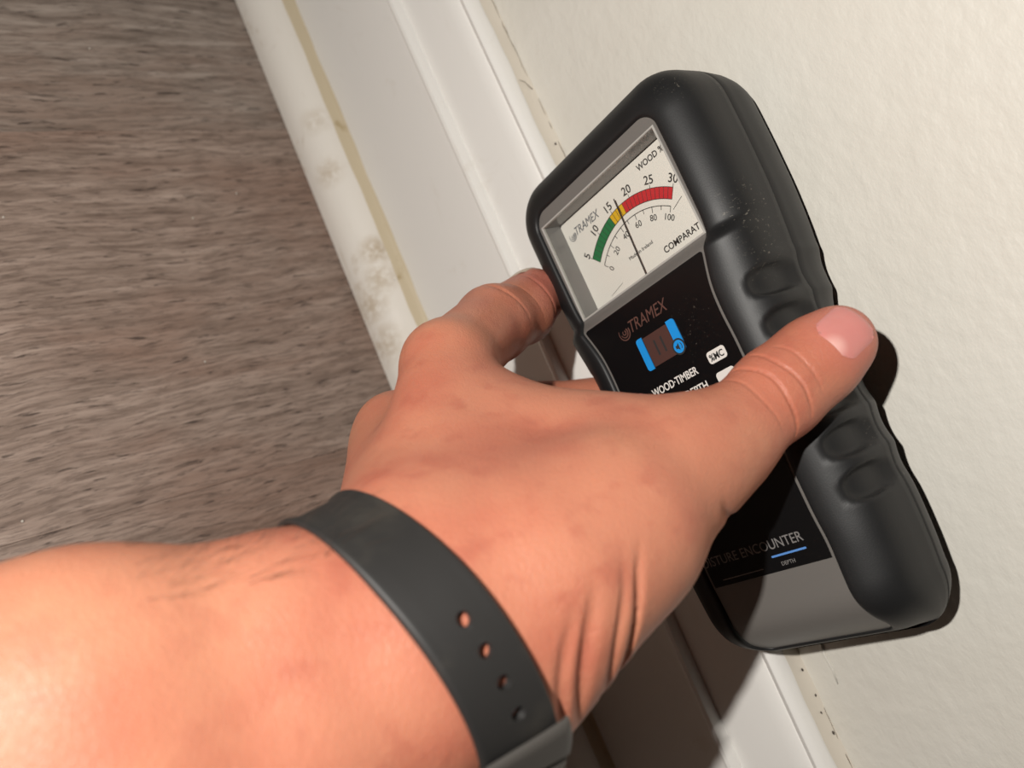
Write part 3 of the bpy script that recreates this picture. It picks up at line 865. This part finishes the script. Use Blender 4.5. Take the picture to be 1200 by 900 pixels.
def sdf_n(p, e=0.15):
    g = np.stack([sdf(p + np.eye(3)[i] * e) - sdf(p - np.eye(3)[i] * e) for i in range(3)], -1)
    return g / np.maximum(np.linalg.norm(g, axis=-1, keepdims=True), 1e-9)

def build_skin(h=1.7):
    lo = np.array([-205., -55., 40.]); hi = np.array([108., 125., 350.])
    n = ((hi - lo) / h).astype(int) + 1
    ax = [lo[i] + h * np.arange(n[i]) for i in range(3)]
    def field(prims, base=None):
        A = np.full(n, 60.0) if base is None else base
        for a, b, r1, r2, k in prims:
            m = k + 14; mn = np.minimum(a - r1, b - r2) - m; mx = np.maximum(a + r1, b + r2) + m
            i0 = np.clip(((mn - lo) / h).astype(int), 0, n - 1); i1 = np.clip(((mx - lo) / h).astype(int) + 2, 1, n)
            sl = tuple(slice(i0[j], i1[j]) for j in range(3))
            g = np.stack(np.meshgrid(*[ax[j][sl[j]] for j in range(3)], indexing='ij'), -1)
            A[sl] = smin(A[sl], rcone(g, a, b, r1, r2), k)
        return A
    body = field(BODY)
    D = combine(body, [field(q) for q in FINGERS])
    # surface nets
    s = D < 0
    c = np.zeros(np.array(n) - 1, int)
    for dx in (0, 1):
        for dy in (0, 1):
            for dz in (0, 1):
                c += s[dx:n[0] - 1 + dx, dy:n[1] - 1 + dy, dz:n[2] - 1 + dz]
    act = (c > 0) & (c < 8)
    idx = np.full(act.shape, -1); ii = np.argwhere(act); idx[act] = np.arange(len(ii))
    acc = np.zeros((len(ii), 3)); cnt = np.zeros(len(ii))
    cor = [(x, y, z) for x in (0, 1) for y in (0, 1) for z in (0, 1)]
    val = {q: D[ii[:, 0] + q[0], ii[:, 1] + q[1], ii[:, 2] + q[2]] for q in cor}
    for q in cor:
        for d in range(3):
            if q[d] == 0:
                r = list(q); r[d] = 1; r = tuple(r)
                a, b = val[q], val[r]; m = (a < 0) != (b < 0)
                t = np.where(m, a / np.where(m, a - b, 1), 0)
                pt = np.array(q, float)[None] + np.eye(3)[d][None] * t[:, None]
                acc[m] += pt[m]; cnt[m] += 1
    V = lo + h * (ii + acc / cnt[:, None])
    F = []
    for d in range(3):
        e = [1, 2, 0][d]; g = [2, 0, 1][d]
        s0 = [slice(None)] * 3; s1 = [slice(None)] * 3
        s0[d] = slice(0, n[d] - 1); s1[d] = slice(1, n[d])
        a = s[tuple(s0)]; b = s[tuple(s1)]
        k = np.argwhere(a != b); k = k[(k[:, e] > 0) & (k[:, g] > 0) & (k[:, e] < n[e] - 1) & (k[:, g] < n[g] - 1)]
        fl = a[k[:, 0], k[:, 1], k[:, 2]]
        def cell(de, dg):
            q = k.copy(); q[:, e] -= de; q[:, g] -= dg; return idx[q[:, 0], q[:, 1], q[:, 2]]
        quad = np.stack([cell(1, 1), cell(0, 1), cell(0, 0), cell(1, 0)], 1)
        quad[~fl] = quad[~fl][:, ::-1]
        F.append(quad)
    F = np.concatenate(F)
    return V, F

V, F = build_skin()
# refine the parts that show creases, then settle every vertex on the detailed field
bm = bmesh.new()
bv = [bm.verts.new(v) for v in V]
for q in F:
    try: bm.faces.new([bv[i] for i in q])
    except ValueError: pass
bmesh.ops.remove_doubles(bm, verts=bm.verts, dist=0.01)
def refine(test, cuts=1):
    ed = [e for e in bm.edges if test(np.array(((e.verts[0].co + e.verts[1].co) / 2)[:]))]
    bmesh.ops.subdivide_edges(bm, edges=ed, cuts=cuts, use_grid_fill=True)
z1 = [(np.array(P(930, 440, 222)), 46), (np.array(P(690, 770, 172)), 34), (np.array(P(612, 360, 300)), 24)]
z2 = np.array(P(910, 452, 216))
def t1(c):
    return c[2] < 322 and any(((c - q) ** 2).sum() < r * r for q, r in z1)
refine(t1, 2)
refine(lambda c: ((c - z2) ** 2).sum() < 21 ** 2, 1)
bm.verts.ensure_lookup_table()
Q = np.array([v.co[:] for v in bm.verts])
for _ in range(3):
    d = sdf(Q); nn = sdf_n(Q)
    Q = Q - nn * np.clip(d, -1.5, 1.5)[:, None] * 0.9
for v, q in zip(bm.verts, Q): v.co = q
bmesh.ops.smooth_vert(bm, verts=bm.verts, factor=0.15, use_axis_x=True, use_axis_y=True, use_axis_z=True)
for v in bm.verts: v.co = c2w(np.array(v.co[:]))
bmesh.ops.recalc_face_normals(bm, faces=bm.faces[:])
person = bm_obj('person', bm, M_skin, None, True)
tag(person, 'person reaching in with bare left forearm and hand, gripping the meter', 'person')

# nails
def nail(centre, axis, norm, half_l, half_w, mat, label):
    axis = unit(axis); norm = unit(norm - axis * (np.asarray(norm) @ axis)); side = np.cross(axis, norm)
    nu, nv = 19, 17; pts = []
    for i in range(nu):
        for j in range(nv):
            a = -1 + 2 * i / (nu - 1); b = -1 + 2 * j / (nv - 1)
            rr = abs(a) ** 2.6 + abs(b) ** 2.6
            k = 1 if rr <= 1 else rr ** (-1 / 2.6)
            pts.append((a * k, b * k))
    pts = np.array(pts)
    p = centre + axis * (pts[:, 0:1] * half_l) + side * (pts[:, 1:2] * half_w) + norm * 6
    for _ in range(40):
        d = sdf(p); p = p - norm * np.clip(d, -2, 2)[:, None] * 0.8
    edge = np.clip((1 - np.max(np.abs(pts), 1)) / 0.16, 0, 1)
    nn = sdf_n(p)
    p = p + nn * (-0.20 + 0.42 * edge)[:, None]
    f = [(i * nv + j, i * nv + j + 1, (i + 1) * nv + j + 1, (i + 1) * nv + j) for i in range(nu - 1) for j in range(nv - 1)]
    if mat is None:
        mat = mat_nail(c2w(p[1 * nv + nv // 2 + 1]))
    o = mesh_obj('nail', [c2w(q) for q in p], f, mat, person, True, label); fix_normals(o)
    return o
nc = P(990, 393, 219)
nail(P(986, 393, 222), tdir + np.array([0.02, -0.05, 0.12]), np.array([-0.02, -0.30, -0.95]), 7.6, 7.2, None, 'short pink thumbnail')
nail(P(622, 333, 310), unit(TP_ - DP_), np.array([-0.30, -0.80, 0.55]), 5.0, 5.5, M_nail2, 'short fingernail')

# ------------------------------------------------------------------ wrist strap
strap = bpy.data.objects.new('wristband', None); COL.objects.link(strap)
strap.location = c2w(B0)
tag(strap, 'black wrist strap with a row of adjustment holes worn round the wrist', 'wristband')
SV = np.cross(AB, CH)          # third axis of the band section
def ring_r(ths, t, off):
    """skin radius round the band axis at distance t along it"""
    dirs = np.cos(ths)[:, None] * CH + np.sin(ths)[:, None] * SV
    o = B0 + AB * t
    r = np.full(len(ths), 46.0)
    for _ in range(60):
        d = sdf(o + dirs * r[:, None]); r = r - np.clip(d, -3, 3) * 0.7
    return r
NTH = 360; HW = 8.4
ths = np.linspace(0, 2 * math.pi, NTH, endpoint=False)
ts = np.linspace(-HW, HW, 36)
rows = np.stack([ring_r(ths, t, 0) for t in np.linspace(-HW, HW, 9)])
# a strap is stretched over hollows: smooth round the ring and keep the larger value
def circ_smooth(a, k):
    for _ in range(k): a = 0.25 * np.roll(a, 1, -1) + 0.5 * a + 0.25 * np.roll(a, -1, -1)
    return a
rs = circ_smooth(rows, 40); rs = np.maximum(rs, circ_smooth(rows, 4)) + 0.25
lin = np.stack([np.polyval(np.polyfit(np.linspace(-HW, HW, 9), rs[:, i], 1), ts) for i in range(NTH)], 1)
lin = np.maximum(lin, np.stack([np.interp(ts, np.linspace(-HW, HW, 9), rs[:, i]) for i in range(NTH)], 1))
lin = circ_smooth(lin, 6)
def spt(th, t, r): return B0 + AB * t + (math.cos(th) * CH + math.sin(th) * SV) * r
def to_local(p): return c2w(p) - c2w(B0)
# angular position of the holes: nearest outer point to the pixel
outer = np.array([[spt(ths[i], ts[j], lin[j, i] + 2.4) for i in range(NTH)] for j in range(len(ts))])
def proj(p): return np.stack([600 + FPX * p[..., 0] / p[..., 2], 450 + FPX * p[..., 1] / p[..., 2]], -1)
nrm_o = np.array([[math.cos(a) * CH + math.sin(a) * SV for a in ths]] * len(ts))
facing = (nrm_o * outer).sum(-1) < 0
prx = proj(outer)
def seek(px, py):
    d = ((prx - np.array([px, py])) ** 2).sum(-1) + np.where(facing, 0, 1e9)
    j, i = np.unravel_index(np.argmin(d), d.shape); return ths[i], ts[j]
h0 = seek(552, 718); h3 = seek(588, 857)
if abs(h3[0] - h0[0]) > math.pi: h0 = (h0[0] + 2 * math.pi if h0[0] < h3[0] else h0[0] - 2 * math.pi, h0[1])
HOLES = [(h0[0] + (h3[0] - h0[0]) * k / 3, 1.0) for k in range(4)]
HR = 1.5
def strap_mesh():
    Vv = []; keep = []
    TH_, T_ = np.meshgrid(ths, ts); TH_ = TH_.copy(); T_ = T_.copy(); inside = np.zeros(TH_.shape, bool)
    for (a, t) in HOLES:
        jm = int(np.argmin(np.abs(ts - t))); R = lin[jm, int(a / (2 * math.pi) * NTH) % NTH] + 1.2
        da = (TH_ - a + math.pi) % (2 * math.pi) - math.pi
        x = da * R; yv = T_ - t; d = np.hypot(x, yv)
        m = (d > HR * 0.62) & (d < HR * 1.40)
        sc = np.where(m, HR / np.maximum(d, 1e-6), 1)
        TH_ = np.where(m, a + x * sc / R, TH_); T_ = np.where(m, t + yv * sc, T_)
        inside |= d < HR * 0.62
    nt = len(ts)
    out = np.zeros((2, nt, NTH, 3))
    for j in range(nt):
        edge = min(1.0, (HW - abs(ts[j])) / 1.3); thick = 0.8 + 0.8 * math.sqrt(max(0, 1 - (1 - edge) ** 2))
        for i in range(NTH):
            th = TH_[j, i]; r = lin[j, i]
            out[0, j, i] = to_local(spt(th, T_[j, i], r)); out[1, j, i] = to_local(spt(th, T_[j, i], r + thick))
    vid = lambda l, j, i: (l * nt + j) * NTH + i % NTH
    ok = np.zeros((nt - 1, NTH), bool)
    for j in range(nt - 1):
        for i in range(NTH):
            ok[j, i] = not (inside[j, i] or inside[j + 1, i] or inside[j, (i + 1) % NTH] or inside[j + 1, (i + 1) % NTH])
    f = []
    for j in range(nt - 1):
        for i in range(NTH):
            if not ok[j, i]: continue
            f.append((vid(1, j, i), vid(1, j, i + 1), vid(1, j + 1, i + 1), vid(1, j + 1, i)))
            f.append((vid(0, j, i), vid(0, j + 1, i), vid(0, j + 1, i + 1), vid(0, j, i + 1)))
            if j == 0 or not ok[j - 1, i]: f.append((vid(0, j, i), vid(0, j, i + 1), vid(1, j, i + 1), vid(1, j, i)))
            if j == nt - 2 or not ok[j + 1, i]: f.append((vid(0, j + 1, i), vid(1, j + 1, i), vid(1, j + 1, i + 1), vid(0, j + 1, i + 1)))
            if not ok[j, (i - 1) % NTH]: f.append((vid(0, j, i), vid(1, j, i), vid(1, j + 1, i), vid(0, j + 1, i)))
            if not ok[j, (i + 1) % NTH]: f.append((vid(0, j, i + 1), vid(0, j + 1, i + 1), vid(1, j + 1, i + 1), vid(1, j, i + 1)))
    o = mesh_obj('strap', out.reshape(-1, 3), f, M_strap, strap)
    bm = bmesh.new(); bm.from_mesh(o.data)
    bmesh.ops.delete(bm, geom=[v for v in bm.verts if not v.link_faces], context='VERTS')
    bmesh.ops.recalc_face_normals(bm, faces=bm.faces[:]); bm.to_mesh(o.data); bm.free()
    o.data.set_sharp_from_angle(angle=math.radians(50))
    return o
strap_mesh()
# keeper loop and tongue of the strap past the last hole
def strap_patch(name, a0, a1, t0, t1, lift0, thick, mat, label, n=24, m=14):
    f = []; v = []
    for l in range(2):
        for i in range(n + 1):
            for j in range(m + 1):
                a = a0 + (a1 - a0) * i / n; t = t0 + (t1 - t0) * j / m
                jj = np.clip((t + HW) / (2 * HW), 0, 1) * (len(ts) - 1); j0 = int(min(jj, len(ts) - 2)); fr = jj - j0
                ii = (a % (2 * math.pi)) / (2 * math.pi) * NTH; i0 = int(ii) % NTH; gi = ii - int(ii)
                r = (lin[j0, i0] * (1 - gi) + lin[j0, (i0 + 1) % NTH] * gi) * (1 - fr) + (lin[j0 + 1, i0] * (1 - gi) + lin[j0 + 1, (i0 + 1) % NTH] * gi) * fr
                ex = min(i, n - i) / n; ey = min(j, m - j) / m
                rnd = 1 - (1 - min(1, min(ex / 0.16, ey / 0.10))) ** 2
                v.append(to_local(spt(a, t, r + lift0 + (thick * (0.45 + 0.55 * rnd) if l else 0))))
    w = m + 1; N = (n + 1) * w
    for i in range(n):
        for j in range(m):
            a = i * w + j
            f.append((a, a + w, a + w + 1, a + 1)); f.append((N + a, N + a + 1, N + a + w + 1, N + a + w))
    for i in range(n):
        f.append((i * w, N + i * w, N + (i + 1) * w, (i + 1) * w)); f.append((i * w + m, (i + 1) * w + m, N + (i + 1) * w + m, N + i * w + m))
    for j in range(m):
        f.append((j, j + 1, N + j + 1, N + j)); f.append((n * w + j, N + n * w + j, N + n * w + j + 1, n * w + j + 1))
    o = mesh_obj(name, v, f, mat, strap, True, label); fix_normals(o)
    o.data.set_sharp_from_angle(angle=math.radians(60)); return o
sg = 1 if HOLES[3][0] > HOLES[0][0] else -1
stp = abs(HOLES[3][0] - HOLES[0][0]) / 3
strap_patch('keeper_loop', HOLES[3][0] + sg * stp * 0.85, HOLES[3][0] + sg * (stp * 0.85 + 0.30), -HW - 1.2, HW + 1.6, 2.3, 1.6, M_loop, 'dark grey keeper loop')
strap_patch('buckle', HOLES[3][0] + sg * (stp * 0.85 + 0.36), HOLES[3][0] + sg * (stp * 0.85 + 0.5), -HW - 1.0, HW + 1.0, 2.3, 1.9, M_loop, 'dark grey buckle bar')

# ------------------------------------------------------------------ arm hair (nobody could count it)
def hair():
    me = person.data; n = len(me.vertices)
    co = np.zeros(n * 3); me.vertices.foreach_get('co', co); co = co.reshape(-1, 3)
    nr = np.zeros(n * 3); me.vertices.foreach_get('normal', nr); nr = nr.reshape(-1, 3)
    pc = (co - EYE) @ CAM * 1000; nc_ = nr @ CAM
    t = (pc - B0) @ AF
    cand = np.where((t > 9) & (t < 50) & (nc_[:, 1] < -0.72))[0]
    wgt = np.clip(-nc_[cand, 1], 0, 1) ** 1.5
    pick = RNG.choice(cand, 140, p=wgt / wgt.sum())
    v = []; f = []
    for i in pick:
        p = pc[i]; nn = nc_[i]
        d = unit(-AF * (0.8 + 0.3 * RNG.random()) + nn * (0.45 + 0.3 * RNG.random()) + RNG.normal(0, 0.25, 3))
        L = 7 + 8 * RNG.random(); s = unit(np.cross(d, nn + 0.01)); s2 = np.cross(d, s); w = 0.035 + 0.02 * RNG.random()
        k = len(v); seg = 4
        for j in range(seg + 1):
            q = p + d * L * j / seg - nn * (L * 0.22) * (j / seg) ** 2; ww = w * (1 - 0.8 * j / seg)
            for a in (0, 2.094, 4.189): v.append(c2w(q + (s * math.cos(a) + s2 * math.sin(a)) * ww))
        for j in range(seg):
            for a in range(3):
                x = k + j * 3 + a; y = k + j * 3 + (a + 1) % 3
                f.append((x, y, y + 3, x + 3))
    o = mesh_obj('arm_hair', v, f, M_hair, person, True, 'short brown arm hair'); o['kind'] = 'stuff'
hair()

# prints belong to the card or to the label they are printed on
card = bpy.data.objects['dial_card']; label_o = bpy.data.objects['label_panel']
for o in list(meter.children):
    if o.name.split('.')[0] in ('scale_band', 'scale_marks', 'lettering', 'emblem', 'needle', 'button_bar', 'button_mark', 'mode_button', 'sound_symbol', 'badge', 'mode_icon', 'label_line'):
        z = sum(v.co.z for v in o.data.vertices) / len(o.data.vertices)
        o.parent = card if z < -0.005 else label_o
